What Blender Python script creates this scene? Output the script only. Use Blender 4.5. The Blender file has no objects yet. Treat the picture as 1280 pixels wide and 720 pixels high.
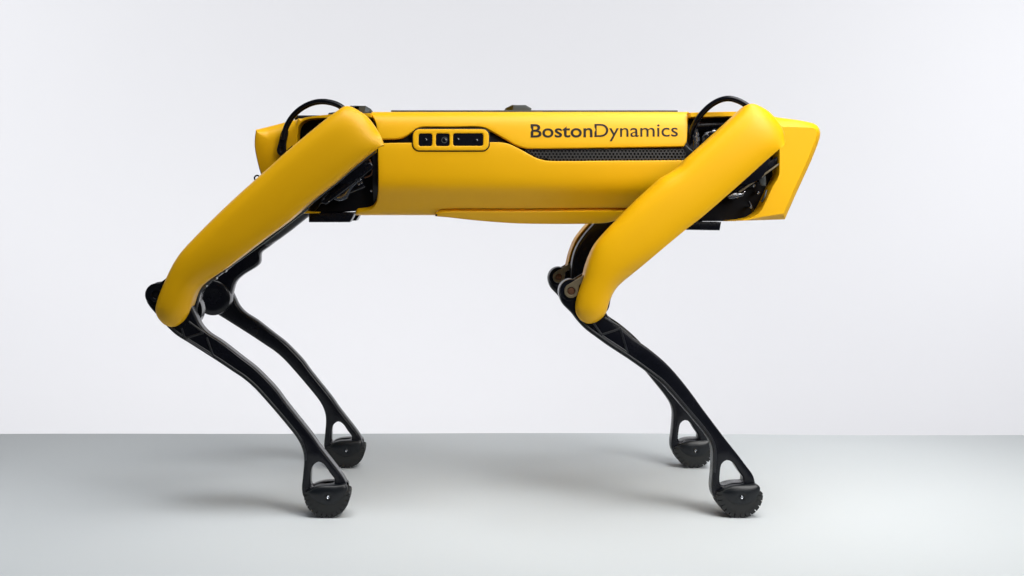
import bpy, bmesh, math, random
import numpy as np
from mathutils import Vector
from mathutils.geometry import delaunay_2d_cdt
random.seed(7)
D = bpy.data
SC = bpy.context.scene
COL = SC.collection
R = math.radians

# ------------------------------------------------------------------ camera
FPX = 1560.0            # focal length in pixels of the 1280 wide frame
CX, CY = 558.0, 250.0   # principal point (shifted lens)
CAMY, CAMZ = -2.19, 0.506
cam = D.cameras.new('camera')
cam.sensor_width = 36.0
cam.lens = FPX / 1280.0 * 36.0
cam.shift_x = (640 - CX) / 1280.0
cam.shift_y = -(360 - CY) / 1280.0
cam.clip_start, cam.clip_end = 0.05, 100
camo = D.objects.new('camera', cam)
camo.location = (0, CAMY, CAMZ)
camo.rotation_euler = (R(90), 0, 0)
COL.objects.link(camo)
SC.camera = camo

# ------------------------------------------------------------------ world and lamps
w = D.worlds.new('World'); SC.world = w; w.use_nodes = True
bg = w.node_tree.nodes['Background']
bg.inputs[0].default_value = (0.80, 0.88, 1.0, 1)
bg.inputs[1].default_value = 0.05

def area(name, loc, target, sx, sy, power, color=(1, 1, 1), spread=180):
    l = D.lights.new(name, 'AREA'); l.shape = 'RECTANGLE'
    l.size, l.size_y, l.energy, l.color = sx, sy, power, color
    l.spread = R(spread)
    o = D.objects.new(name, l); o.location = loc
    o.rotation_euler = (Vector(target) - Vector(loc)).to_track_quat('-Z', 'Y').to_euler()
    COL.objects.link(o); return o

area('overhead_softbox', (0.6, -0.6, 2.4), (0.35, -0.1, 0.3), 1.9, 1.2, 38.0, (1.0, 0.99, 0.97))
area('key_softbox', (1.05, -1.2, 2.0), (0.55, -0.1, 0.55), 1.0, 0.8, 3.3, (1.0, 0.99, 0.97), 62)
area('front_softbox', (1.35, -1.55, 1.45), (0.6, -0.1, 0.48), 1.0, 1.0, 3.8, (1.0, 0.99, 0.97), 58)
area('side_softbox', (2.1, -0.75, 1.2), (0.1, -0.15, 0.2), 0.9, 0.9, 1.2, (1.0, 0.985, 0.96), 120)
area('rear_fill', (0.75, 0.55, 2.4), (0.45, 0.38, 0), 1.4, 0.5, 3.0, (0.95, 0.975, 1.0), 70)  # added fill lamp, lightens the floor behind the body; no such source seen
area('floor_fill', (-0.68, -0.62, 2.5), (-0.6, -0.35, 0), 0.8, 0.6, 1.7, (0.96, 0.98, 1.0), 45)  # unseen lamp added to brighten the left floor and the rear hip
area('backdrop_lamp', (0, 1.3, 3.0), (0, 3.4, 1.2), 7.0, 0.6, 38.5, (0.98, 0.985, 1.0), 120)
area('backdrop_lamp', (0, 1.3, -0.55), (0, 3.4, 0.45), 8.0, 0.3, 27, (0.98, 0.985, 1.0), 120)
area('backdrop_lamp', (-3.3, 1.5, 1.3), (-2.2, 3.4, 0.9), 1.0, 1.6, 7.4, (0.98, 0.985, 1.0), 120)
area('backdrop_lamp', (3.5, 1.5, 1.3), (2.6, 3.4, 0.9), 1.0, 1.6, 11.0, (0.98, 0.985, 1.0), 120)
area('backdrop_lamp', (-2.9, 1.4, 3.0), (-2.1, 3.4, 0.9), 2.4, 0.6, 7.6, (0.98, 0.985, 1.0), 130)
area('backdrop_lamp', (2.9, 1.4, 3.0), (2.1, 3.4, 0.9), 2.4, 0.6, 3.5, (0.98, 0.985, 1.0), 130)

SC.view_settings.view_transform = 'Standard'
SC.view_settings.look = 'None'
SC.view_settings.exposure = 0.0
SC.view_settings.gamma = 1.0
SC.view_settings.use_curve_mapping = False
SC.render.engine = 'CYCLES'
SC.cycles.use_denoising = True
SC.cycles.max_bounces = 8

# ------------------------------------------------------------------ materials
def mat(name, col, rough=0.5, metal=0.0, spec=0.5, coat=0.0, bump=0.0, bscale=900, var=0.06, vscale=6.0, rvar=0.05):
    m = D.materials.new(name); m.use_nodes = True
    nt = m.node_tree; b = nt.nodes['Principled BSDF']
    b.inputs['Metallic'].default_value = metal
    b.inputs['Specular IOR Level'].default_value = spec
    b.inputs['Coat Weight'].default_value = coat
    b.inputs['Coat Roughness'].default_value = 0.15
    tc = nt.nodes.new('ShaderNodeTexCoord')
    n = nt.nodes.new('ShaderNodeTexNoise'); n.inputs['Scale'].default_value = vscale
    n.inputs['Detail'].default_value = 5
    nt.links.new(tc.outputs['Object'], n.inputs['Vector'])
    mx = nt.nodes.new('ShaderNodeMix'); mx.data_type = 'RGBA'
    c1 = [c * (1 - var) for c in col] + [1]; c2 = [min(1, c * (1 + var)) for c in col] + [1]
    mx.inputs[6].default_value = c1; mx.inputs[7].default_value = c2
    nt.links.new(n.outputs['Fac'], mx.inputs[0])
    nt.links.new(mx.outputs[2], b.inputs['Base Color'])
    mr = nt.nodes.new('ShaderNodeMapRange')
    mr.inputs[3].default_value = rough - rvar; mr.inputs[4].default_value = rough + rvar
    nt.links.new(n.outputs['Fac'], mr.inputs[0]); nt.links.new(mr.outputs[0], b.inputs['Roughness'])
    if bump:
        n2 = nt.nodes.new('ShaderNodeTexNoise'); n2.inputs['Scale'].default_value = bscale
        n2.inputs['Detail'].default_value = 3
        nt.links.new(tc.outputs['Object'], n2.inputs['Vector'])
        bp = nt.nodes.new('ShaderNodeBump'); bp.inputs['Strength'].default_value = bump
        bp.inputs['Distance'].default_value = 0.0006
        nt.links.new(n2.outputs['Fac'], bp.inputs['Height'])
        nt.links.new(bp.outputs[0], b.inputs['Normal'])
    return m

M = {
 'yellow': mat('yellow_paint', (0.83, 0.437, 0.001), 0.41, 0, 0.30, 0.0, 0.10, 1400, 0.02, 5),
 'black': mat('black_plastic', (0.0032, 0.0036, 0.0065), 0.25, 0, 0.34, 0, 0.06, 1600, 0.2, 20, 0.1),
 'dark': mat('dark_cavity_plastic', (0.003, 0.003, 0.005), 0.45, 0, 0.2),
 'gloss': mat('black_gloss_metal', (0.0035, 0.004, 0.0075), 0.20, 0, 0.42, 0.0, 0, 900, 0.2, 20),
 'rubber': mat('black_rubber', (0.015, 0.016, 0.0165), 0.6, 0, 0.4, 0, 0.35, 1200, 0.25, 40),
 'slate': mat('slate_grey_plastic', (0.045, 0.055, 0.06), 0.5, 0, 0.5),
 'steel': mat('brushed_steel', (0.46, 0.48, 0.52), 0.24, 1.0, 0.5, 0, 0.1, 700, 0.1, 60),
 'brass': mat('tan_coated_metal', (0.20, 0.165, 0.105), 0.38, 0.6, 0.5),
 'bronze': mat('bronze_pin', (0.16, 0.075, 0.04), 0.4, 0.7),
 'glass': mat('black_lens_glass', (0.004, 0.004, 0.007), 0.12, 0, 0.5, 0.0, 0, 900, 0.1, 5, 0.02),
 'lens': mat('lens_ring', (0.10, 0.11, 0.11), 0.25, 0.6),
 'rib': mat('highlighted_black_rib', (0.012, 0.013, 0.017), 0.3, 0, 0.5),  # paler than the arm: highlights of the moulded edges put into the colour
 'fairing': mat('matte_black_moulding', (0.004, 0.0055, 0.008), 0.36, 0, 0.4, 0, 0.1, 1200, 0.2, 30),
 'ink': mat('black_ink', (0.012, 0.008, 0.005), 0.6, 0, 0.3),
 'mesh': mat('grille_mesh_plastic', (0.035, 0.035, 0.036), 0.5, 0, 0.5),
 'floor': mat('pale_grey_sheet', (0.575, 0.606, 0.624), 0.7, 0, 0.15, 0, 0.12, 300, 0.012, 1.5),
 'wall': mat('white_backdrop_paint', (0.80, 0.80, 0.82), 0.9, 0, 0.1, 0, 0, 900, 0.004, 0.6),
}

# ------------------------------------------------------------------ helpers
WORLD = {}
def link(name, verts, faces, m, parent=None, smooth=40, kind=None, recalc=True):
    """ONE mesh object; its origin sits at the centre of its own bounds."""
    V = np.array(verts, float)
    c = (V.min(0) + V.max(0)) / 2
    me = D.meshes.new(name)
    me.from_pydata([tuple(v) for v in V - c], [], faces)
    if recalc:
        bm = bmesh.new(); bm.from_mesh(me)
        bmesh.ops.remove_doubles(bm, verts=bm.verts, dist=1e-6)
        bmesh.ops.recalc_face_normals(bm, faces=bm.faces)
        bm.to_mesh(me); bm.free()
    me.materials.append(M[m] if isinstance(m, str) else m)
    if smooth:
        me.shade_smooth(); me.set_sharp_from_angle(angle=R(smooth))
    o = D.objects.new(name, me); COL.objects.link(o)
    WORLD[o] = c
    if parent is not None:
        o.parent = parent; o.location = Vector(c - WORLD[parent])
    else:
        o.location = Vector(c)
    if kind: o['kind'] = kind
    return o

def xz(px, py, Y):
    d = Y - CAMY
    return ((px - CX) * d / FPX, CAMZ - (py - CY) * d / FPX)
def pts(lst, Y):
    """picture outline -> (x, z) metres on the plane at depth Y; a third item marks a corner"""
    return [xz(p[0], p[1], Y) + tuple(p[2:]) for p in lst]

def area2(p):
    a = 0
    for i in range(len(p)):
        x0, y0 = p[i - 1][:2]; x1, y1 = p[i][:2]
        a += x0 * y1 - x1 * y0
    return a / 2

def smooth_loop(P, step):
    """closed Catmull-Rom through P, resampled; points with a 3rd item stay corners"""
    n = len(P); out = []
    q = [np.array(p[:2], float) for p in P]; cor = [len(p) > 2 for p in P]
    for i in range(n):
        p1, p2 = q[i], q[(i + 1) % n]
        p0 = q[i - 1] if not cor[i] else p1 * 2 - p2
        p3 = q[(i + 2) % n] if not cor[(i + 1) % n] else p2 * 2 - p1
        L = np.linalg.norm(p2 - p1)
        if L < 1e-7: continue
        k = max(1, int(round(L / step)))
        t0, t1 = 0.0, max(np.linalg.norm(p1 - p0), 1e-6) ** .5
        t2 = t1 + L ** .5; t3 = t2 + max(np.linalg.norm(p3 - p2), 1e-6) ** .5
        for j in range(k):
            t = t1 + (t2 - t1) * j / k
            A1 = (t1 - t) / (t1 - t0) * p0 + (t - t0) / (t1 - t0) * p1
            A2 = (t2 - t) / (t2 - t1) * p1 + (t - t1) / (t2 - t1) * p2
            A3 = (t3 - t) / (t3 - t2) * p2 + (t - t2) / (t3 - t2) * p3
            B1 = (t2 - t) / (t2 - t0) * A1 + (t - t0) / (t2 - t0) * A2
            B2 = (t3 - t) / (t3 - t1) * A2 + (t - t1) / (t3 - t1) * A3
            out.append((t2 - t) / (t2 - t1) * B1 + (t - t1) / (t2 - t1) * B2)
    return np.array(out)

def vnormals(P):
    """inward normals of a CCW loop (outer) with clamped mitre"""
    e = np.roll(P, -1, 0) - P
    e /= np.maximum(np.linalg.norm(e, axis=1, keepdims=True), 1e-9)
    nl = np.stack([-e[:, 1], e[:, 0]], 1)
    a = nl + np.roll(nl, 1, 0)
    a /= np.maximum(np.linalg.norm(a, axis=1, keepdims=True), 1e-9)
    c = np.maximum((a * nl).sum(1, keepdims=True), 0.55)
    return a / c

def inside(P, pt):
    x, y = pt[:, 0], pt[:, 1]; r = np.zeros(len(pt), bool)
    for i in range(len(P)):
        x0, y0 = P[i - 1]; x1, y1 = P[i]
        if y0 == y1: continue
        c = ((y0 > y) != (y1 > y)) & (x < (x1 - x0) * (y - y0) / (y1 - y0) + x0)
        r ^= c
    return r
def bdist(P, pt):
    d = np.full(len(pt), 1e9)
    for i in range(len(P)):
        a, b = P[i - 1], P[i]; ab = b - a; L = max((ab ** 2).sum(), 1e-14)
        t = np.clip(((pt - a) @ ab) / L, 0, 1)
        d = np.minimum(d, np.linalg.norm(pt - (a + t[:, None] * ab), axis=1))
    return d

def cdt(loops, grid=None, insets=()):
    """triangulate outer loop minus holes; optional interior grid and inset rings"""
    allp = np.concatenate(loops); edges = []; o = 0
    for l in loops:
        n = len(l); edges += [(o + i, o + (i + 1) % n) for i in range(n)]; o += n
    extra = []
    if grid:
        lo, hi = loops[0].min(0), loops[0].max(0)
        gx, gy = np.arange(lo[0] + grid / 2, hi[0], grid), np.arange(lo[1] + grid / 2, hi[1], grid * .866)
        G = np.array([(x + (grid / 2 if j % 2 else 0), y) for j, y in enumerate(gy) for x in gx])
        lim = (max(insets) if insets else 0) + grid * .55
        if len(G):
            ok = inside(loops[0], G) & (bdist(loops[0], G) > lim)
            for h in loops[1:]: ok &= ~inside(h, G) & (bdist(h, G) > lim)
            extra.append(G[ok])
        for ins in insets:
            for k, l in enumerate(loops):
                q = l + vnormals(l) * ins
                ok = (bdist(l, q) > ins * .8)
                ok &= inside(l, q) if k == 0 else ~inside(l, q)
                extra.append(q[ok])
    pp = np.concatenate([allp] + extra) if extra else allp
    r = delaunay_2d_cdt([Vector(p) for p in pp], edges, [], 0, 1e-9)
    vo = np.array([tuple(v) for v in r[0]]); tri = np.array([f for f in r[2] if len(f) == 3])
    c = vo[tri].mean(1)
    ok = inside(loops[0], c)
    for h in loops[1:]: ok &= ~inside(h, c)
    src = [list(s) for s in r[3]]
    return vo, tri[ok], src, len(allp)

def inflate_u(V, T, bmask, ub=None):
    """solve -lap(u) = 1, u = 0 on the rim"""
    n = len(V); K = np.zeros((n, n)); F = np.zeros(n)
    for a, b, c in ((0, 1, 2), (1, 2, 0), (2, 0, 1)):
        A, B, C = V[T[:, a]], V[T[:, b]], V[T[:, c]]
        u, v = A - C, B - C
        cr = np.abs(u[:, 0] * v[:, 1] - u[:, 1] * v[:, 0])
        ct = np.clip((u * v).sum(1) / np.maximum(cr, 1e-12), -20, 20) / 2
        i, j = T[:, a], T[:, b]
        np.add.at(K, (i, i), ct); np.add.at(K, (j, j), ct)
        np.add.at(K, (i, j), -ct); np.add.at(K, (j, i), -ct)
        np.add.at(F, i, cr / 6)
    I = np.where(~bmask)[0]; u = np.zeros(n)
    if ub is not None: u[bmask] = ub[bmask]; F = F - K @ u
    u[I] = np.linalg.solve(K[np.ix_(I, I)] + np.eye(len(I)) * 1e-9, F[I])
    return np.maximum(u, 0)

def shell(loops, mapfn, profile, step=None, grid=None, insets=(), bulge=None, back=False, weight=None, raw=False, edge_u=None):
    """rings (inset, depth) from the back rim to the front rim, then a front cap.
    mapfn(u, v, depth) -> xyz; depth grows outward. Returns verts, faces."""
    LL = []
    for k, l in enumerate(loops):
        p = np.array([q[:2] for q in l]) if (raw or step is None) else smooth_loop(l, step)
        a = area2(p)
        if (k == 0) == (a < 0): p = p[::-1]
        LL.append(p)
    verts, faces = [], []
    N = [vnormals(p) for p in LL]
    Wt = [np.ones(len(p)) if weight is None else np.array([weight(q) for q in p]) for p in LL]
    rings = []
    for ins, dep in profile:
        cur = []
        for p, nn, wt in zip(LL, N, Wt):
            q = p + nn * (ins * wt)[:, None]
            idx = []
            for x, y in q:
                idx.append(len(verts)); verts.append(mapfn(x, y, dep))
            cur.append((q, idx))
        rings.append(cur)
    for A, B in zip(rings, rings[1:]):
        for (qa, ia), (qb, ib) in zip(A, B):
            n = len(ia)
            for i in range(n):
                j = (i + 1) % n
                faces.append((ia[i], ia[j], ib[j], ib[i]))
    def cap(ring, dep, front):
        V, T, src, nb = cdt([q for q, _ in ring], grid if front else None, insets if front else ())
        flat = [i for _, idx in ring for i in idx]
        vm = []; bm_ = np.zeros(len(V), bool)
        for k, s in enumerate(src):
            bb = [i for i in s if i < nb]
            if bb: vm.append(flat[bb[0]]); bm_[k] = True
            else: vm.append(None)
        ex = np.zeros(len(V))
        if front and bulge:
            ub = np.array([edge_u(q) if b else 0.0 for q, b in zip(V, bm_)]) if edge_u else None
            ex = bulge(inflate_u(V, T, bm_, ub), V)
            if edge_u:
                for k in range(len(V)):
                    if vm[k] is not None and ex[k] > 0: verts[vm[k]] = mapfn(V[k][0], V[k][1], dep + ex[k])
        for k in range(len(V)):
            if vm[k] is None:
                vm[k] = len(verts); verts.append(mapfn(V[k][0], V[k][1], dep + ex[k]))
        for t in T: faces.append((vm[t[0]], vm[t[1]], vm[t[2]]))
    cap(rings[-1], profile[-1][1], True)
    if back: cap(rings[0], profile[0][1], False)
    return verts, faces

def flat(Y, s=1):
    """plane at depth Y facing the camera side; s=-1 mirrors to the far side"""
    return lambda u, v, d: (u, s * (Y - d), v)
def warp(f, fn):
    return lambda u, v, d: fn(f(u, v, d))

def rprof(r, t, n=4, back=True):
    """round-edged slab of thickness t (front at depth 0)"""
    out = []
    if back:
        for i in range(n):
            a = math.pi / 2 * i / n; out.append((r * (1 - math.sin(a)), -t + r * (1 - math.cos(a))))
    else: out.append((0, -t))
    for i in range(n + 1):
        a = math.pi / 2 * i / n; out.append((r * (1 - math.cos(a)), -r + r * math.sin(a)))
    return out

def slab(name, outline, Y, t, r, m, parent, step=0.004, s=1, holes=(), fn=None, wpx=True, weight=None, n=4, smooth=40, kind=None, grid=None):
    loops = [pts(outline, Y)] + [pts(h, Y) for h in holes] if wpx else [outline] + list(holes)
    f = flat(Y, s)
    if fn: f = warp(f, fn)
    v, fc = shell(loops, f, rprof(r, t, n), step, back=True, weight=weight, grid=grid)
    return link(name, v, fc, m, parent, smooth, kind)

def tube_geo(path, rad, seg=12, closed=False, flat_=1.0, cap=True):
    """round tube along 3-D points; rad number or list; returns verts, faces"""
    P = [Vector(p) for p in path]; n = len(P)
    rr = rad if isinstance(rad, (list, tuple)) else [rad] * n
    verts, faces = [], []
    up = Vector((0, 1, 0))
    for i, p in enumerate(P):
        t = (P[min(i + 1, n - 1)] - P[max(i - 1, 0)]).normalized()
        a = up - t * up.dot(t)
        if a.length < 1e-4: a = Vector((1, 0, 0)) - t * t.x
        a.normalize(); b = t.cross(a)
        for k in range(seg):
            th = 2 * math.pi * k / seg
            verts.append(tuple(p + a * math.cos(th) * rr[i] * flat_ + b * math.sin(th) * rr[i]))
    for i in range(n - 1):
        for k in range(seg):
            k2 = (k + 1) % seg
            faces.append((i * seg + k, i * seg + k2, (i + 1) * seg + k2, (i + 1) * seg + k))
    if cap:
        faces.append(tuple(range(seg))); faces.append(tuple((n - 1) * seg + k for k in range(seg)))
    return verts, faces

def spline3(P, k=8):
    P = [np.array(p, float) for p in P]; out = []
    for i in range(len(P) - 1):
        p0 = P[i - 1] if i else 2 * P[0] - P[1]; p1, p2 = P[i], P[i + 1]
        p3 = P[i + 2] if i + 2 < len(P) else 2 * P[-1] - P[-2]
        for j in range(k):
            t = j / k
            out.append(.5 * (2 * p1 + (p2 - p0) * t + (2 * p0 - 5 * p1 + 4 * p2 - p3) * t * t + (3 * p1 - p0 - 3 * p2 + p3) * t ** 3))
    out.append(P[-1]); return out

def lathe_y(cx, cz, prof, seg=40, s=1, fn=None):
    """prof = [(radius, y)], axis along Y"""
    verts, faces = [], []
    for r, y in prof:
        for k in range(seg):
            a = 2 * math.pi * k / seg
            p = (cx + r * math.cos(a), s * y, cz + r * math.sin(a))
            verts.append(fn(p) if fn else p)
    for i in range(len(prof) - 1):
        for k in range(seg):
            k2 = (k + 1) % seg
            faces.append((i * seg + k, i * seg + k2, (i + 1) * seg + k2, (i + 1) * seg + k))
    faces.append(tuple(range(seg))); faces.append(tuple((len(prof) - 1) * seg + k for k in range(seg)))
    return verts, faces

def circ(cx, cy, r, n=24):
    return [(cx + r * math.cos(2 * math.pi * i / n), cy + r * math.sin(2 * math.pi * i / n)) for i in range(n)]
def rrect(x0, y0, x1, y1, r, n=5):
    out = []
    for cx, cy, a0 in ((x1 - r, y1 - r, 0), (x0 + r, y1 - r, 90), (x0 + r, y0 + r, 180), (x1 - r, y0 + r, 270)):
        for i in range(n + 1):
            a = R(a0 + 90 * i / n); out.append((cx + r * math.cos(a), cy + r * math.sin(a)))
    return out

# ------------------------------------------------------------------ setting
def build_setting():
    # pale sheet on a low slab; its back edge waves a little
    xs = np.linspace(-3.2, 3.6, 80)
    def back(x):
        return 0.51 + 0.010 * math.sin(2.3 * x + 1.9) + 0.006 * math.sin(5.1 * x)
    outline = [(x, back(x)) for x in xs] + [(3.6, -0.66), (-3.2, -0.66)]  # unseen front edge cut short to lessen bounce light from below
    v, f = shell([outline], lambda u, v, d: (u, v, d), [(0, -0.05), (0, -0.003), (0.001, -0.001), (0.003, 0)], None, back=True, raw=True)
    o = link('floor', v, f, 'floor', None, 40); o['kind'] = 'structure'
    # backdrop: upright sheet curving to the ground behind the slab
    prof = [(1.0, -0.75), (2.6, -0.75)]
    for i in range(9):
        a = R(90 * i / 8); prof.append((2.8 + 0.6 * math.sin(a), -0.15 - 0.6 * math.cos(a)))
    prof += [(3.4, 1.5), (3.4, 4.2)]
    vv, ff = [], []
    for (y, z) in prof: vv += [(-10, y, z), (10, y, z)]
    for i in range(len(prof) - 1): ff.append((2 * i, 2 * i + 1, 2 * i + 3, 2 * i + 2))
    o = link('backdrop', vv, ff, 'wall', None, 60); o['kind'] = 'structure'
build_setting()

# ------------------------------------------------------------------ the robot
root = D.objects.new('robot_dog', None)
root.empty_display_size = 0.2
root.location = (0.15, 0, 0)
COL.objects.link(root)
WORLD[root] = np.array((0.15, 0, 0))
root['label'] = 'yellow and black four-legged robot standing on pale grey floor with knees bent'
root['category'] = 'robot'

# --- body cross-section: (half width, height) from the top centre to the belly centre
SEC = [(0.0, .6555), (.05, .6555), (.080, .6550), (.095, .6510), (.105, .6420), (.1105, .629), (.114, .612), (.1165, .595),
       (.1178, .575), (.1178, .555), (.1168, .540), (.1135, .5265), (.107, .5155), (.099, .505), (.091, .494), (.084, .486), (.075, .4815), (.06, .480), (0, .480)]
_d = np.array(spline3([(a, b, 0) for a, b in SEC], 10))[:, :2]
_s = np.concatenate([[0], np.cumsum(np.linalg.norm(np.diff(_d, axis=0), axis=1))])
SL = _s[-1]
_i0, _i1 = np.argmax(_d[:, 1] < .6552), np.argmax(_d[:, 1] < .4802)
def s_of_z(z):
    zz = _d[_i0:_i1, 1]; ss = _s[_i0:_i1]
    return float(np.interp(-z, -zz, ss))
def sec(s):
    y = np.interp(s, _s, _d[:, 0]); z = np.interp(s, _s, _d[:, 1])
    e = 0.002
    ty = np.interp(s + e, _s, _d[:, 0]) - np.interp(s - e, _s, _d[:, 0])
    tz = np.interp(s + e, _s, _d[:, 1]) - np.interp(s - e, _s, _d[:, 1])
    L = math.hypot(ty, tz) or 1
    return y, z, -tz / L, ty / L      # outward normal
def bodymap(side=1, off=0.0):
    def f(u, s, d):
        y, z, ny, nz = sec(s); d = d + off
        return (u, -side * (y + ny * d), z + nz * d)
    return f
def bxs(px, py):
    Y = -.115
    for _ in range(5):
        x, z = xz(px, py, Y); s = s_of_z(z); Y = -sec(s)[0]
    return (x, s)
def bp(lst): return [bxs(p[0], p[1]) + tuple(p[2:]) for p in lst]

S0 = 0.055     # panels start here on the flat top
def build_body():
    # black inner core the panels sit on
    x0, x1 = xz(466, 0, -.1)[0], xz(872, 0, -.1)[0]
    ring = []
    for s in np.linspace(0, SL, 70):
        y, z, ny, nz = sec(s); ring.append((-(y - ny * .009), z - nz * .009))
    ring += [(-y, z) for y, z in ring[::-1]][1:-1]
    n = len(ring)
    v = [(x0, y, z) for y, z in ring] + [(x1, y, z) for y, z in ring]
    f = [(i, (i + 1) % n, n + (i + 1) % n, n + i) for i in range(n)] + [tuple(range(n)), tuple(range(n, 2 * n))]
    link('body_core', v, f, 'dark', root, 40)

    upper = bp([(464.5, 142.5), (467.8, 149), (470.6, 158.6), (472, 174, 1), (479.4, 173.8), (498, 173), (505.4, 170.8), (515, 165), (521, 160.6), (526, 158.8),
                (560, 158.6), (600, 158.4), (606, 159.7), (614, 163.7), (630.6, 173), (644.7, 181), (656.5, 185), (670, 185.6),
                (760, 184.6), (854.6, 183.2, 1), (858, 178), (859.4, 165.6), (860, 149), (862, 141)])
    upper += [(xz(862, 0, -.08)[0], S0, 1), (xz(464, 0, -.08)[0], S0, 1)]
    prof = [(0, -.008), (0, -.0016), (.0003, -.0008), (.0009, -.0002), (.0018, 0)]
    for side in (1, -1):
        v, f = shell([upper], bodymap(side), prof, .004, grid=.008)
        link('upper_side_panel', v, f, 'yellow', root, 35)
    lower = bp([(472, 178.8, 1), (515, 178.2), (613, 177.6), (626.4, 177.8), (636, 179.7), (646, 184.3), (655.6, 189.4), (669.4, 197), (679, 200), (686, 201),
                (770, 200.8), (857, 200.3), (872, 200.2, 1), (872, 261, 1), (780, 260.3), (660, 261.2), (557, 261.5), (549.5, 262.6), (545.5, 265.6, 1)])
    sb = SL - 0.03
    lower += [(xz(543, 0, -.08)[0], sb, 1), (xz(446, 0, -.08)[0], sb, 1)]
    lower += bp([(445.6, 266.2), (456.7, 263.9), (465.7, 260), (470.6, 252.5), (472.4, 240), (472.4, 200)])
    for side in (1, -1):
        v, f = shell([lower], bodymap(side), prof, .004, grid=.008)
        link('lower_side_panel', v, f, 'yellow', root, 35)

    # perforated grille in the dark channel
    gpoly = smooth_loop(bp([(652, 184.6), (662, 187.0), (700, 187.0), (854, 185.2), (857, 186.5), (857, 199), (854, 200), (700, 200.2), (686, 200), (677, 198.4), (668, 194.6), (658, 189)]), .002)
    if area2(gpoly) < 0: gpoly = gpoly[::-1]
    mp = bodymap(1, -.0045)
    verts, faces = [], []
    a = .0034
    lo, hi = gpoly.min(0), gpoly.max(0)
    j = 0; yv = lo[1]
    while yv < hi[1]:
        xv = lo[0] + (a * .866 if j % 2 else 0)
        while xv < hi[0]:
            if inside(gpoly, np.array([(xv, yv)]))[0]:
                o = len(verts)
                for rr, dd in ((1.0, 0), (.66, 0), (.6, -.003)):
                    for k in range(6):
                        th = R(60 * k + 30); verts.append(mp(xv + a * rr * math.cos(th), yv + a * rr * math.sin(th), dd))
                for q in (0, 6):
                    for k in range(6):
                        k2 = (k + 1) % 6; faces.append((o + q + k, o + q + k2, o + q + 6 + k2, o + q + 6 + k))
            xv += a * 1.732
        yv += a * 1.5; j += 1
    link('vent_grille', verts, faces, 'mesh', root, 0, 'stuff')

    # side camera pod: bezel with three windows, each window with its lenses
    outer = [bxs(*p) for p in rrect(516, 161.6, 611, 188.4, 8.5)]
    holes = [[bxs(*p) for p in rrect(*h)] for h in ((523.3, 167.2, 540.2, 182.8, 2.6), (544.9, 167.1, 561.8, 182.7, 2.6), (566.4, 167.0, 603.9, 182.5, 2.6))]
    v, f = shell([[bxs(*p) for p in rrect(514.6, 160.2, 612.4, 189.6, 9.5)]], bodymap(1, .0004), [(0, -.009), (0, 0), (.0005, .0002)], None, raw=True, grid=.006)
    gasket = link('camera_gasket', v, f, 'dark', root, 30)
    v, f = shell([outer] + holes, bodymap(1, .0022), [(0, -.006), (0, -.0014), (.0004, -.0006), (.001, -.0001), (.0016, 0)], None, raw=True, grid=.006)
    pod = link('side_camera', v, f, 'yellow', root, 35)
    for h in ((522.9, 166.8, 540.6, 183.2, 2.6), (544.5, 166.7, 562.2, 183.1, 2.6), (566.0, 166.6, 604.3, 182.9, 2.6)):
        v, f = shell([[bxs(*p) for p in rrect(*h)]], bodymap(1, .0010), [(0, -.003), (0, 0)], None, raw=True, grid=.006)
        link('window', v, f, 'glass', pod, 30)
    for (px, py, r, big) in ((531.7, 175.2, 3.6, 0), (555.6, 175.3, 4.2, 1), (572.2, 174.6, 3.2, 0), (595.5, 175.8, 3.2, 0)):
        x, s = bxs(px, py); mpx = .00133
        ro, ri = r * mpx, r * mpx * .72
        mp = bodymap(1, .0012)
        ring_v, ring_f = [], []
        for rr, dd in ((ro, 0), (ro * .95, .0006), (ri, .0006), (ri * .9, 0)):
            for k in range(24):
                t = 2 * math.pi * k / 24; ring_v.append(mp(x + rr * math.cos(t), s + rr * math.sin(t), dd))
        for q in range(3):
            for k in range(24):
                k2 = (k + 1) % 24; ring_f.append((q * 24 + k, q * 24 + k2, q * 24 + 24 + k2, q * 24 + 24 + k))
        link('lens_ring', ring_v, ring_f, 'lens' if big else 'gloss', pod, 30)
        v, f = [mp(x, s, .0009)], []
        for rr, dd in ((ri * .45, .0007), (ri * .85, .0002)):
            for k in range(24):
                t = 2 * math.pi * k / 24; v.append(mp(x + rr * math.cos(t), s + rr * math.sin(t), dd))
        for k in range(24):
            k2 = (k + 1) % 24; f.append((0, 1 + k, 1 + k2)); f.append((1 + k, 1 + k2, 25 + k2, 25 + k))
        link('lens', v, f, 'glass', pod, 60)

    # thin dark mounting rail along the top
    for side in (1, -1):
        x0, x1 = xz(489, 0, -.07)[0], xz(846, 0, -.07)[0]
        o = [(x0, .062), (x1, .062), (x1, .078), (x0, .078)]
        v, f = shell([o], lambda u, v, d: (u, -side * v, .6545 + d), [(0, 0), (0, .0028), (.0006, .0034)], None, raw=True, back=True)
        link('top_rail', v, f, 'slate', root, 30)
    v, f = shell([[(xz(464, 0, -.07)[0], -.0615), (xz(862, 0, -.07)[0], -.0615), (xz(862, 0, -.07)[0], .0615), (xz(464, 0, -.07)[0], .0615)]],
                 lambda u, v, d: (u, v, .6552 + d), [(0, -.006), (0, 0), (.001, .0008)], None, raw=True, back=True)
    link('top_plate', v, f, 'yellow', root, 30)
    # low wedge blocks of the rail ends
    for o in ([(631.8, 141), (631.8, 135.2), (640, 131.2), (657, 131.2), (664.3, 135.2), (664.3, 141)],
              [(410, 143), (411, 141), (425, 139), (433, 134.5), (438.5, 132), (457, 132.2), (463.5, 136), (466, 141), (466, 143)]):
        slab('mount_block', [p + (1,) for p in o], -.035, .07, .0008, 'slate', root, n=2)

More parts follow.
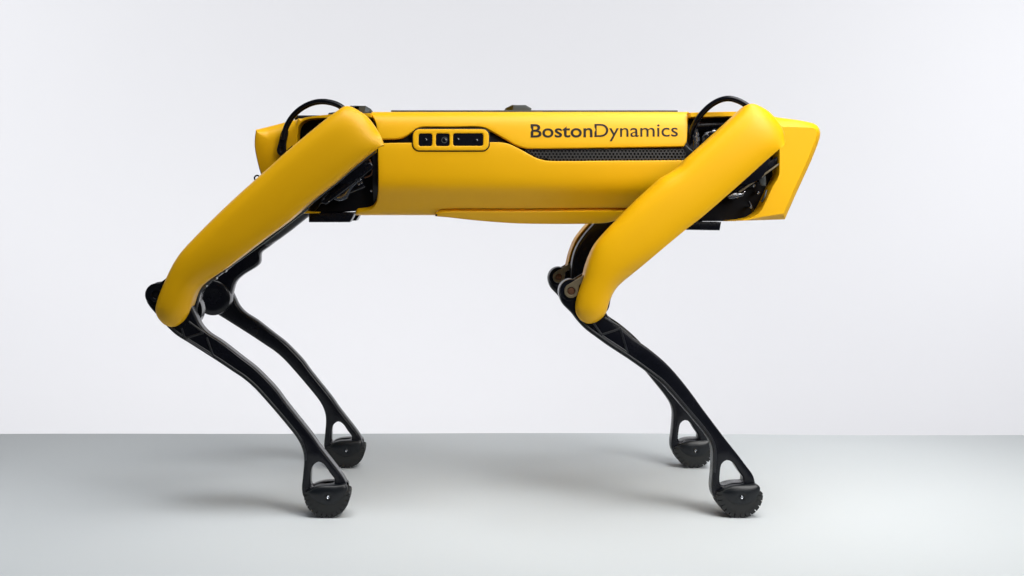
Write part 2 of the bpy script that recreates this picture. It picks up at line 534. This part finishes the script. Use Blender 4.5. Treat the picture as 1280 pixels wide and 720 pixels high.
    # belly cover and the dark shadow gap around it
    bel = [(545, 270.5, 1), (547.5, 267), (551, 265), (558, 264.3), (660, 264.2), (780, 263.2), (795, 264, 1), (790, 270), (775, 274), (762, 278.2), (745, 279.7), (650, 279.6), (620, 277.8), (590, 275.2), (560, 271.8)]
    slab('belly_cover', bel, -.0905, .181, .0022, 'yellow', root, step=.004, n=3, fn=lambda p: (p[0], p[1] * (1 - 7 * max(0, .4868 - p[2])), p[2]))
    gap = [(543.5, 270.4, 1), (545.5, 265.5), (549.5, 262.4), (557, 261.2), (660, 261), (780, 260), (800, 261, 1), (800, 268, 1), (560, 268, 1)]
    slab('belly_gasket', gap, -.0835, .167, .0005, 'yellow', root, step=.004, n=2)
    sc = xz(545.3, 269, -.0935)
    v, f = lathe_y(sc[0], sc[1], [(.0016, -.0950), (.0018, -.094), (.0018, -.08)], 12)
    link('belly_screw', v, f, 'dark', root, 30)

    # front and rear end caps, with the roof strip that runs over each hip bay
    def wrear(q):
        x, z = q; X = CX + x * FPX / 2.07; Yp = CY - (z - CAMZ) * FPX / 2.07
        if X > 371 and Yp > 147: return .02
        if X > 380: return .03
        if X > 360 and Yp < 165: return .03 + .97 * (380 - X) / 20
        if Yp < 164 + max(0, (340 - X)) * .1 and X > 317.5: return min(1.0, .16 + (X - 317.5) / 16)
        if X < 345 and Yp < 255: return .16
        return .5
    rear = [(318, 161, 1), (340, 155.3), (366, 148.8), (388, 145.4), (405, 143.2), (440, 141.3), (464, 141, 1), (464, 146.5, 1), (405, 147.5), (390, 148.2), (380, 151), (374.5, 156), (372.5, 163),
            (372.5, 250), (376, 261), (386, 264.2), (398, 264.8, 1), (398, 266.6, 1), (350, 266.6), (342, 264), (325.5, 221), (319.3, 199), (316.4, 180)]
    slab('rear_cap', rear, -.1165, .233, .026, 'yellow', root, step=.004, weight=wrear, n=7)
    def wfront(q):
        x, z = q; X = CX + x * FPX / 2.07; Yp = CY - (z - CAMZ) * FPX / 2.07
        fx = 1024 - (Yp - 178) * .44 if Yp > 178 else 1024
        if Yp > 269: return .05 + .55 * min(1, max(0, (X - 948) / 12))
        if X > fx - 14 and Yp > 155: return .60
        if Yp < 156 and X > 966: return min(1, .08 + .92 * (X - 966) / 10, 1 - .4 * max(0, min(1, (X - 990) / 20)))
        return .08
    front = [(862, 140, 1), (900, 139), (935, 139.2), (962, 143), (975, 146), (997, 150.2), (1011, 152.9), (1016.5, 154.4), (1020.8, 157.0), (1023.6, 161.0), (1024.8, 166), (1024.2, 172), (1021.6, 180.5), (1013.6, 200.7), (996, 239), (980.5, 274.2, 1),
             (954, 275.4), (910, 276.8, 1), (910, 275.6, 1), (925, 274.8), (940, 271), (947, 266.7), (952.5, 259.7), (958, 248.6), (965, 233), (971, 223.6), (973.3, 217), (973.6, 205), (973, 170), (971, 158), (964, 150), (954, 147), (862, 147, 1)]
    front = [(p[0] + .0085 * (p[0] - CX), p[1] + .0085 * (p[1] - CY)) + p[2:] if p[0] > 978 else p for p in front]
    r = .017
    v, f = shell([pts(front, -.1165)], flat(-.1165), [(r, -.233), (.5 * r, -.2235), (0, -.218), (0, -.0150), (.10 * r, -.0118), (.88 * r, -.0010), (r, 0)], .03, back=True, weight=wfront)
    link('front_cap', v, f, 'yellow', root, 24)
    # recessed dark camera band across the slanted front face
    pA, pB = Vector((xz(1021.0, 187, -.1165)[0], 0, xz(1021.0, 187, -.1165)[1])), Vector((xz(1008.6, 215, -.1165)[0], 0, xz(1008.6, 215, -.1165)[1]))
    d = (pB - pA).normalized(); nrm = Vector((-d.z, 0, d.x));
    if nrm.x < 0: nrm = -nrm
    o = rrect(0, -.098, (pB - pA).length, .098, .008)
    v, f = shell([o], lambda u, v, dd: tuple(pA + d * u + nrm * (dd - .0004) + Vector((0, v, 0))), [(0, -.006), (0, 0), (.0008, .0006)], None, raw=True, back=True)
    link('front_camera', v, f, 'gloss', root, 30)

build_body()

def lettering():
    def word(txt, px0, px1, bold):
        cu = D.curves.new('txt', 'FONT'); cu.body = txt; cu.size = 1; cu.offset = bold; cu.resolution_u = 6
        ob = D.objects.new('txt', cu); COL.objects.link(ob)
        dg = bpy.context.evaluated_depsgraph_get(); dg.update()
        me = D.meshes.new_from_object(ob.evaluated_get(dg))
        V = np.array([v.co[:2] for v in me.vertices]); F = [tuple(p.vertices) for p in me.polygons]
        D.objects.remove(ob); D.curves.remove(cu); D.meshes.remove(me)
        lo, hi = V[:, 0].min(), V[:, 0].max()
        cap = 0.727
        mp = bodymap(1, .00035); out = []
        for x, y in V:
            px = px0 + (x - lo) / (hi - lo) * (px1 - px0)
            py = 171.7 - (px - 663) * .0065 - y / cap * 17.2
            out.append(mp(*bxs(px, py), 0))
        link('lettering', out, F, 'ink', root, 30, recalc=False)
    word('Boston', 663.2, 740.6, .014)
    word('Dynamics', 743.0, 847.4, .004)
lettering()

# ------------------------------------------------------------------ legs
YC = -.200     # rim plane of the yellow leg covers
COVER = {
 'front': [(935, 130.4), (942, 129.8), (950, 133), (960, 139), (968, 147), (975, 156), (980.3, 169), (979.6, 179), (973, 187.2, 1), (957, 201), (927, 228), (902, 250), (877, 271.5), (857, 287), (828, 311), (798, 335.5), (785, 346), (777, 353),
           (769, 362), (763.6, 372), (759.8, 383), (757, 392), (751, 398.8), (743, 403.5), (736, 404.6), (729, 402.4), (723, 397), (719.8, 390.5), (719, 384), (721, 372), (724.5, 361), (728, 350.8), (733, 332), (738, 319), (744, 307), (757, 291), (772, 275.5), (794, 253), (816.7, 232), (828, 222), (839, 215.5), (849, 209), (857, 200.5), (868, 190.5), (882, 178), (895.6, 165.6), (909.4, 153), (923, 140.6)],
 'rear': [(430.3, 133), (437, 132.8), (448, 138), (459.4, 146), (469, 158), (476, 170), (480, 181.4, 1), (472, 183.8), (465, 188.7), (451, 200), (440, 209), (418, 228), (390, 250), (361, 275.7), (328, 300), (313.6, 311), (282, 335.5), (258, 352), (248, 361),
          (243.5, 369.5), (239.8, 381), (234.9, 393.6), (229, 402), (222, 407), (215, 408.8), (208, 407), (201.4, 402), (196, 394), (194.4, 386.7), (196.8, 375.6), (201.4, 363), (206, 352), (211.5, 340), (219, 326), (228, 313.3), (246.7, 293.3), (269, 271), (291, 250), (318, 225.6), (339, 207), (352, 195), (371.7, 178), (389, 163.7), (404.5, 151), (418, 141)],
}
LOWER = {
 'front': [(722, 351), (714, 348.8), (706, 351.3), (700.6, 357), (698.6, 364), (699.2, 370), (703, 379.5), (715, 392.2), (722, 401.5), (731.7, 411.5), (745.6, 422), (759.2, 431.8), (773, 440.8), (787, 450), (803, 461.3), (814.2, 469.6), (828, 480.6), (841.7, 495.6), (855.4, 511.7), (869.2, 527.8), (880, 541), (888, 553), (891.4, 564), (891.8, 574), (891, 594), (889.8, 608.6), (890.5, 616), (894, 624),
           (903, 630), (925, 632), (939, 622), (944.4, 607), (943.6, 600), (941, 593), (935, 585), (925.6, 572.4), (916, 560.3), (906, 547.6), (892, 529), (878, 510.4), (866.7, 494.6), (852.8, 476.6), (839.4, 461), (828, 449.8), (817, 440.6), (806, 432.2), (792, 423), (780, 413), (770.6, 406), (765.2, 401.8), (758, 391), (750, 372), (738, 356)],
 'rear': [(205, 353.4), (196, 352.8), (189, 356.6), (184, 362), (181.6, 368.5), (182.6, 377), (187.5, 384.8), (194, 392.4), (200, 400.2), (208, 408.4), (219, 418.6), (234.7, 428.6), (248.6, 437.4), (262.5, 446.2), (276.4, 455.2), (290, 464.4), (304, 473.8), (317.8, 485.8), (331.7, 500.9), (345.6, 516.9), (359.4, 533.4), (370.4, 547.6), (375.6, 557), (379, 568), (379.6, 579), (378.2, 596), (377, 613), (379.6, 622.5),
          (390, 630), (412, 634), (427, 622), (433, 606.5), (430, 599), (423, 589), (412, 574.8), (399.7, 559), (390, 545), (379, 531), (367.8, 517), (356.7, 503), (345.6, 488), (331.7, 473), (317.8, 459.6), (304, 449), (290, 438), (276.4, 427.6), (262.5, 418.8), (255.6, 413), (249.4, 405), (244.6, 395), (236, 378), (222, 360)],
}
HOLE = {
 'front': [(909, 575.8), (916, 578.5), (924, 590), (929.8, 598.5), (929.5, 603), (916, 604.5), (905, 607.5), (900.8, 605), (900.6, 591), (903, 580)],
 'rear': [(398, 577.8), (404.5, 581), (412, 591.5), (418, 600), (417.6, 604.5), (404, 607), (393, 610.5), (388.8, 608), (388.2, 598), (390.2, 584)],
}
FRAME = {
 'front': [(966, 186, 1), (900, 246), (830, 307), (790, 342), (781, 350), (771, 361), (764.5, 373), (761, 387), (752, 396), (738, 398), (728, 388), (738, 352), (762, 318), (820, 256), (900, 175), (940, 155), (966, 168, 1)],
 'rear': [(470, 188, 1), (410, 236), (362, 272), (302, 318), (292, 326), (290, 341), (266, 358), (256, 368), (251, 384), (247, 398), (238, 405), (222, 400), (208, 390), (214, 368), (240, 332), (300, 270), (400, 180), (440, 155), (468, 168, 1)],
}
FOOT = {'front': (921.0, 614.8), 'rear': (410.2, 614.8)}
KNOB = {'front': (713.8, 363.6), 'rear': (195.6, 368.4)}
RIBS = {
 'front': [[(742, 404), (752, 418.5)], [(752, 418.5), (776, 410.5)], [(753, 420), (783, 439.5)], [(776, 412), (784.5, 441)], [(756, 397), (774, 408)]],
 'rear': [[(227, 410), (231, 423)], [(231, 423), (254, 416)], [(236, 402), (255, 416)], [(258.5, 422), (267, 446)], [(232, 424), (266, 446)]],
}

def make_leg(which, side):
    """side 1 = near the camera, -1 = the mirrored far leg"""
    fn_u = fn_l = None
    if which == 'front' and side == -1:       # the far front knee stands a little further forward
        k = .0115
        fn_u = lambda p: (p[0] + k * min(1.2, max(0, (.62 - p[2]) / .30)), p[1], p[2])
        fn_l = lambda p: (p[0] + k * max(0, p[2] - .03) / .30, p[1], p[2])
    # --- upper leg: dark frame > yellow cover
    frame = FRAME[which]
    if which == 'front' and side == -1:
        frame = [(966, 186, 1), (900, 246), (830, 307), (790, 342), (781, 350), (771, 361), (764.5, 373), (761, 387), (752, 396), (738, 398), (728, 388),
                 (728, 362), (732.5, 332), (740, 314), (753, 296), (778, 271), (826, 227), (900, 165), (940, 150), (966, 168, 1)]
    if which == 'rear' and side == 1:
        frame = [(470, 190, 1), (410, 239), (362, 277), (318, 310), (290, 332), (262, 354), (251, 366), (247, 382), (244, 398)] + frame[10:]
    fr = slab('upper_leg', frame, -.162, .036, .006, 'gloss', root, step=.005, s=side, fn=fn_u)
    prof = [(.0022, -.034), (.0012, -.033), (.0002, -.004), (0, 0)]
    A = .044
    def bulge(u, V):
        v = np.maximum(2 * u / A ** 2, 0)
        q = np.clip(v / .9, 0, 1)
        return .017 * np.sqrt(1 - (1 - q) ** 2) + .014 * np.sqrt(v)
    # the long lower edge is a clean cut, not rolled under like the upper one
    e0, e1 = ((975, 185), (790, 342)) if which == 'front' else ((478, 182), (266, 346))
    def cut(px, py):
        dx, dy = e1[0] - e0[0], e1[1] - e0[1]; L = math.hypot(dx, dy)
        t = ((px - e0[0]) * dx + (py - e0[1]) * dy) / L ** 2
        dist = abs((px - e0[0]) * dy - (py - e0[1]) * dx) / L
        if dist > 14: return 0.0
        k = max(0, min(1, (1.12 - t) / .35)); k2 = max(0, min(1, (t + .045) / .05))
        return k * k * (3 - 2 * k) * k2 * max(0, min(1, (14 - dist) / 6))
    def edge_u(q):
        d_ = YC - CAMY
        return .40 * A ** 2 / 2 * cut(CX + q[0] * FPX / d_, CY - (q[1] - CAMZ) * FPX / d_)
    cv = COVER[which]
    f = flat(YC, side)
    if fn_u: f = warp(f, fn_u)
    lp = [(p[0] * (1 - .0105 * cut(*c[:2])), CAMZ + (p[1] - CAMZ) * (1 - .0105 * cut(*c[:2]))) + p[2:] for p, c in zip(pts(cv, YC), cv)]
    if side == -1 and which == 'rear':        # far rear cover stays hidden behind its frame
        q = smooth_loop(lp, .006)
        if area2(q) < 0: q = q[::-1]
        lp = [tuple(p) for p in q + vnormals(q) * .011]
    v, fc = shell([lp], f, prof, .004, grid=.0065, insets=(.0005, .0014, .003, .0052, .008), bulge=bulge, edge_u=edge_u)
    link('leg_cover', v, fc, 'yellow', fr, 42)
    # inner thigh tube (screw drive housing) on the body side of the frame
    hip, knee = ((930, 185), (772, 330)) if which == 'front' else ((432, 197), (296, 306))
    a, b = xz(*hip, -.14), xz(*knee, -.14)
    P = [(a[0] + (b[0] - a[0]) * t, side * -.132, a[1] + (b[1] - a[1]) * t) for t in np.linspace(0, 1, 9)]
    if fn_u: P = [fn_u(p) for p in P]
    v, fc = tube_geo(P, [.022] * 7 + [.021, .017], 24)
    link('thigh_tube', v, fc, 'gloss', fr, 40)
    # round knee housing on the body side
    kx, kz = xz(*((740, 381) if which == 'front' else (227.5, 388.5)), -.15)
    q = 1.34 if which == 'rear' else 1.0
    v, fc = lathe_y(kx, kz, [(.012 * q, -.1165), (.0135 * q, -.116), (.0222 * q, -.1165), (.0240 * q, -.1185), (.0245 * q, -.1225), (.0245 * q, -.15)], 40, side, fn_u)
    link('knee_housing', v, fc, 'black', fr, 40)
    for px, py in ((255.5, 357.2), (268, 347.4), (280, 338.4)) if which == 'rear' else ():
        x, z = xz(px, py, -.164)
        v, fc = lathe_y(x, z, [(.0028, -.1655), (.0034, -.165), (.0034, -.150)], 14, side, fn_u)
        link('frame_bolt', v, fc, 'lens', fr, 30)

    # --- lower leg: black arm with lever, recessed web and ribs
    YL = -.196
    loops = [pts(LOWER[which], YL), pts(HOLE[which], YL)]
    n = 4; r = .005
    prof = [(r * (1 - math.sin(math.pi / 2 * i / n)), -.030 + r * (1 - math.cos(math.pi / 2 * i / n))) for i in range(n)]
    prof += [(r * (1 - math.cos(math.pi / 2 * i / n)) * .6, -r + r * math.sin(math.pi / 2 * i / n)) for i in range(n + 1)]
    f = flat(YL, side)
    if fn_l: f = warp(f, fn_l)
    v, fc = shell(loops, f, prof, .004, back=True)
    ll = link('lower_leg', v, fc, 'black', root, 42)
    for a, b in RIBS[which]:
        pa, pb = xz(*a, YL), xz(*b, YL)
        P = [(pa[0] + (pb[0] - pa[0]) * t, side * (YL + .0002), pa[1] + (pb[1] - pa[1]) * t) for t in (0, .5, 1)]
        if fn_l: P = [fn_l(p) for p in P]
        v, fc = tube_geo(P, .0018, 8)
        link('rib', v, fc, 'rib', ll, 50)
    # raised rim along the lower back edge
    e = [p for p in LOWER[which]][8:25]
    P = [(xz(p[0] + 2.6, p[1] - 3.4, YL)) for p in e]
    P = spline3([(x, side * (YL + .0003), z) for x, z in P], 4)
    if fn_l: P = [fn_l(p) for p in P]
    v, fc = tube_geo(P, .0016, 8)
    link('edge_rim', v, fc, 'rib', ll, 50)
    # knee lever: washer, link eye and pin, seen on both faces
    kx, kz = xz(*KNOB[which], YL)
    for face in (1, -1):
        y0 = YL if face == 1 else YL + .030
        v, fc = lathe_y(kx, kz, [(.0075, y0 - face * .0005), (.0155, y0 - face * .0005), (.0165, y0 - face * .0014), (.0178, y0 - face * .0012), (.0184, y0), (.0184, y0 + face * .002)], 40, side, fn_l)
        link('lever_boss', v, fc, 'gloss', ll, 40)
        front = which == 'front'
        up = (24, -16) if front else (24, -20)
        ang = math.atan2(up[1], up[0]); ca, sa = math.cos(ang), math.sin(ang)
        ex, ey = KNOB[which]; r1 = 8.8
        o = [(ex + r1 * math.cos(ang + t), ey + r1 * math.sin(ang + t)) for t in np.linspace(R(40), R(270), 20)]
        o.append((ex + 34 * ca + 7.5 * sa, ey + 34 * sa - 7.5 * ca)); o.append((ex + 34 * ca + 2.5 * sa, ey + 34 * sa - 2.5 * ca))
        o.append((ex + 12 * ca + .5 * sa, ey + 12 * sa - .5 * ca))
        lo = pts(o, YL)
        hole = pts(circ(ex, ey, 5.0, 20), YL)
        ff = lambda u, v, d, y0=y0, face=face: (u, side * (y0 - face * d), v)
        if fn_l: ff = warp(ff, fn_l)
        v, fc = shell([lo, hole], ff, [(0, .0008), (0, .0034), (.0006, .0042)], None, raw=True)
        link('lever_link', v, fc, 'brass' if front else 'black', ll, 35)
        v, fc = lathe_y(kx, kz, [(.0035, y0 - face * .0032), (.0052, y0 - face * .0030), (.0062, y0 - face * .0016), (.0064, y0)], 24, side, fn_l)
        link('lever_pin', v, fc, 'bronze' if front else 'dark', ll, 35)

    # --- foot: rubber tread, side fairings and a sunk bolt
    YF = -.184
    fx, fz = xz(*FOOT[which], YF); rad = fz - .0003
    prof = [(.010, -.0235), (.026, -.0235), (.0305, -.0225), (rad - .0042, -.0195), (rad - .0018, -.0175), (rad - .0012, -.009), (rad - .0010, 0)]
    prof = [(a, YF + b) for a, b in prof] + [(a, YF - b) for a, b in prof[-2::-1]]
    v, fc = lathe_y(fx, fz, prof, 64, side)
    NL = 24
    for k in range(NL):
        a0 = 2 * math.pi * (k + .09) / NL; a1 = 2 * math.pi * (k + .91) / NL
        if 24 < math.degrees((a0 + a1) / 2) < 152: continue
        for (ya, yb, rt) in ((-.0222, -.004, 1), (.004, .0222, 1), (-.0035, .0035, .6)):
            off = (math.pi / NL) if rt < 1 else 0
            o = len(v)
            for rr, yy in ((rad - .0085, ya - (.0014 if ya < -.01 else 0)), (rad, ya), (rad, yb), (rad - .0085, yb + (.0014 if yb > .01 else 0))):
                for aa in (a0, a1):
                    v.append((fx + rr * math.cos(aa + off), side * (YF + yy), fz + rr * math.sin(aa + off)))
            fc += [(o, o + 1, o + 3, o + 2), (o + 2, o + 3, o + 5, o + 4), (o + 4, o + 5, o + 7, o + 6), (o, o + 2, o + 4, o + 6), (o + 1, o + 3, o + 5, o + 7)]
    top = fz + .0128
    v = [(p[0], p[1], min(max(p[2], .0012), top - max(0, abs(p[0] - fx) - .014) * .42)) for p in v]
    link('foot_tread', v, fc, 'rubber', ll, 35)
    cap = [(-24.5, -3), (-19, -7.5), (-10, -11), (0, -12), (14, -12.2), (22, -12.4), (25, -9), (24, -2), (19.5, 5), (12, 10.5), (3, 12.5), (-8, 11), (-17, 6)]
    cap = [(FOOT[which][0] + a, FOOT[which][1] + b) for a, b in cap]
    hl = circ(FOOT[which][0] + 1.6, FOOT[which][1] + 2, 3.6, 16)
    for face in (1, -1):
        Yc = YF - face * .0205
        lp, lh = pts(cap, YF), pts(hl, YF)
        g = lambda u, v, d, Yc=Yc, face=face: (u, side * (Yc - face * d), v)
        vv, ff = shell([lp], g, [(0, -.012), (0, 0)], .003, grid=.004, insets=(.0005, .0015, .003),
                       bulge=lambda u, V: .0095 * np.sqrt(np.clip(2 * u / .018 ** 2, 0, 1.5)) - .0048 * np.clip(1 - (np.linalg.norm(V - np.array(lh).mean(0), axis=1) / .0052) ** 4, 0, 1))
        link('foot_fairing', vv, ff, 'fairing', ll, 50)
        bx, bz = np.array(lh).mean(0)
        vv, ff = lathe_y(bx, bz, [(.0008, Yc - face * .0058), (.0020, Yc - face * .0068), (.0026, Yc - face * .0062), (.0028, Yc)], 16, side)
        link('foot_bolt', vv, ff, 'steel', ll, 30)

for wch in ('front', 'rear'):
    for sd in (1, -1):
        make_leg(wch, sd)

# ------------------------------------------------------------------ hip bays, skids, straps
def build_hips():
    bays = {'rear': [(368, 144, 1), (474, 144, 1), (474, 240), (468, 262, 1), (392, 268, 1), (368, 264, 1)],
            'front': [(858, 143, 1), (960, 143), (976, 160), (976, 224), (950, 268), (920, 276.5, 1), (858, 276.5, 1)]}
    for wch in ('rear', 'front'):
        for side in (1, -1):
            slab('hip_housing', bays[wch], -.078, .07, .003, 'dark', root, step=.006, s=side)
    for side in (1, -1):
        # hip motors: stepped drums that carry the upper legs
        for (px, py) in ((428, 200), (928, 200)):
            x, z = xz(px, py, -.1)
            v, f = lathe_y(x, z, [(.030, -.118), (.040, -.116), (.0425, -.110), (.0425, -.098), (.048, -.096), (.048, -.07)], 48, side)
            link('hip_motor', v, f, 'gloss', root, 35)
        # skid blocks under the hips
        slab('skid', [(386, 266.2, 1), (443, 266.2, 1), (441, 271), (437, 277.8, 1), (386, 277.8, 1)], -.100, .05, .0015, 'black', root, s=side, n=3)
        slab('skid', [(848, 277.4, 1), (901.6, 277.4, 1), (899.8, 288, 1), (848, 287.2, 1)], -.100, .05, .0015, 'black', root, s=side, n=3)
    # --- parts seen in the open corners of the near bays
    def rod(name, a, b, Y, r, m, parent=root):
        pa, pb = xz(*a, Y), xz(*b, Y)
        v, f = tube_geo([(pa[0], Y, pa[1]), ((pa[0] + pb[0]) / 2, Y, (pa[1] + pb[1]) / 2), (pb[0], Y, pb[1])], r, 12)
        return link(name, v, f, m, parent, 40)
    def cable(name, P, r, m):
        q = []
        for a, b, Y in P:
            x, z = xz(a, b, Y); q.append((x, Y, z))
        v, f = tube_geo(spline3(q, 7), r, 10); return link(name, v, f, m, root, 50)
    # rear bay
    slab('hip_bracket', [(414, 247), (424, 244), (432, 238), (436, 231), (447, 222), (452, 224), (440, 236), (434, 248), (424, 251.5)], -.104, .012, .002, 'steel', root, n=2, step=.003)
    slab('hip_arm', [(398, 254, 1), (452, 207, 1), (464, 203), (467, 209), (460, 216), (408, 256, 1)], -.112, .02, .003, 'gloss', root, n=3)
    rod('hip_shaft', (436, 240), (456, 232), -.10, .0035, 'gloss')
    for a in ((404.5, 248.5), (411, 251), (448.5, 230.2), (452, 228), (464, 238.6)):
        x, z = xz(*a, -.108); v, f = lathe_y(x, z, [(.0014, -.112), (.002, -.1112), (.002, -.07)], 12); link('hip_screw', v, f, 'steel', root, 30)
    cable('hip_wire', [(394, 262, -.10), (400, 255, -.108), (405, 246, -.112), (412, 240, -.11)], .0016, 'black')
    cable('hip_wire', [(462, 200, -.10), (466, 210, -.105), (464, 218, -.10), (456, 222, -.095)], .0017, 'bronze')
    # front bay, lower corner
    slab('hip_bracket', [(909, 246), (918, 241), (928, 241), (932, 238), (930, 244), (921, 247.5), (911, 248.5)], -.106, .012, .0016, 'steel', root, n=2, step=.003)
    slab('hip_plate', [(948, 221, 1), (957.5, 214, 1), (958, 233, 1), (951, 232, 1)], -.104, .006, .001, 'lens', root, n=2)
    rod('hip_rod', (924, 240), (974, 205), -.112, .0018, 'brass')
    slab('hip_arm', [(915, 240, 1), (972, 195, 1), (974, 203, 1), (930, 238, 1)], -.108, .012, .002, 'gloss', root, n=2)
    for a in ((947.5, 241), (942, 232), (921, 246), (938, 259)):
        x, z = xz(*a, -.108); v, f = lathe_y(x, z, [(.0016, -.112), (.0024, -.1112), (.0024, -.07)], 12); link('hip_screw', v, f, 'steel', root, 30)
    cable('hip_wire', [(958, 238, -.104), (956, 246, -.108), (952, 252, -.104)], .0016, 'slate')
    cable('hip_wire', [(936, 252, -.104), (939, 258, -.108), (941, 264, -.104)], .0022, 'black')
    # front bay, upper corner: pale connector and silver casting
    x, z = xz(869, 175, -.10)
    v, f = [], []
    for rr, zz in ((.0062, -.016), (.0062, -.004), (.0075, -.003), (.0075, .004), (.0055, .006), (.0055, .012)):
        for k in range(20):
            t = 2 * math.pi * k / 20; v.append((x + rr * math.cos(t), -.104 + rr * math.sin(t), z + zz))
    for i in range(5):
        for k in range(20):
            k2 = (k + 1) % 20; f.append((i * 20 + k, i * 20 + k2, i * 20 + 20 + k2, i * 20 + 20 + k))
    f.append(tuple(range(100, 120)))
    link('connector', v, f, 'steel', root, 35)
    slab('hip_casting', [(877.5, 177, 1), (878, 170), (882, 165.5), (888, 163.6), (891, 162), (897, 163), (890, 172), (884, 178, 1)], -.104, .02, .0022, 'steel', root, n=3, step=.003)
    for a in ((883, 170.5), (888.5, 166.6)):
        x, z = xz(*a, -.108); v, f = lathe_y(x, z, [(.0018, -.1066), (.0028, -.106), (.0028, -.09)], 14); link('hip_screw', v, f, 'dark', root, 30)
    rod('hip_rod', (866, 158), (915, 156), -.094, .010, 'black')
    rod('hip_rod', (878, 181), (906, 156), -.118, .0030, 'gloss')
    cable('hip_wire', [(857, 182, -.112), (861, 186, -.118), (866, 190, -.118), (868, 193, -.116)], .0016, 'slate')
    # cable straps looping over each near shoulder (the far ones mirror them)
    for side in (1, -1):
        for P in ([(861.5, 184, -.100), (863, 172, -.106), (867, 158, -.118), (875, 145, -.128), (886, 133.5, -.134), (898, 126, -.140), (911, 123.2, -.148), (924, 126.5, -.156), (936, 134, -.166), (944, 144, -.172)],
                  [(354, 175, -.126), (357.5, 160, -.126), (365, 146.5, -.130), (376, 136, -.136), (390, 129, -.142), (404, 127, -.150), (418, 129.5, -.158), (429, 135.5, -.166), (438, 146, -.172)]):
            q = []
            for a, b, Y in P:
                x, z = xz(a, b, Y); q.append((x, side * Y, z - (.045 if side < 0 else 0)))
            v, f = tube_geo(spline3(q, 8), .0048, 14, flat_=1.3)
            link('shoulder_strap', v, f, 'black', root, 60)
    cl = slab('strap_clip', [(354, 161), (359.5, 162), (360, 166), (357.5, 180), (357, 190), (355, 193.5), (351, 194.6), (347, 192), (345.8, 188), (348, 178), (351, 166)], -.128, .010, .002, 'black', root, n=3, step=.003, holes=[[(350.6, 187.5), (351.6, 184.5), (352.8, 184.5), (353, 188), (351.6, 189.5)]])
    slab('strap_clip_stud', [(350.4, 188), (351.6, 184), (353, 184), (353.2, 188.5)], -.122, .003, .0004, 'brass', root, n=2, step=.002)
    slab('cap_notch', [(358, 188, 1), (365.5, 181.6, 1), (366, 183.4, 1), (359, 189.6, 1)], -.1172, .003, .0003, 'dark', root, n=2)
    cable('tail_hook', [(325, 222, -.09), (322.5, 219.5, -.09), (319.5, 220, -.09), (318, 222.5, -.09), (319, 225, -.09)], .0014, 'black')
    # added bright tube, stands in for the highlight along the near rear leg's edge
    cable('leg_edge_highlight', [(386, 260, -.15), (360, 280, -.15), (330, 303, -.15), (284, 336, -.15)], .0018, 'lens')
build_hips()
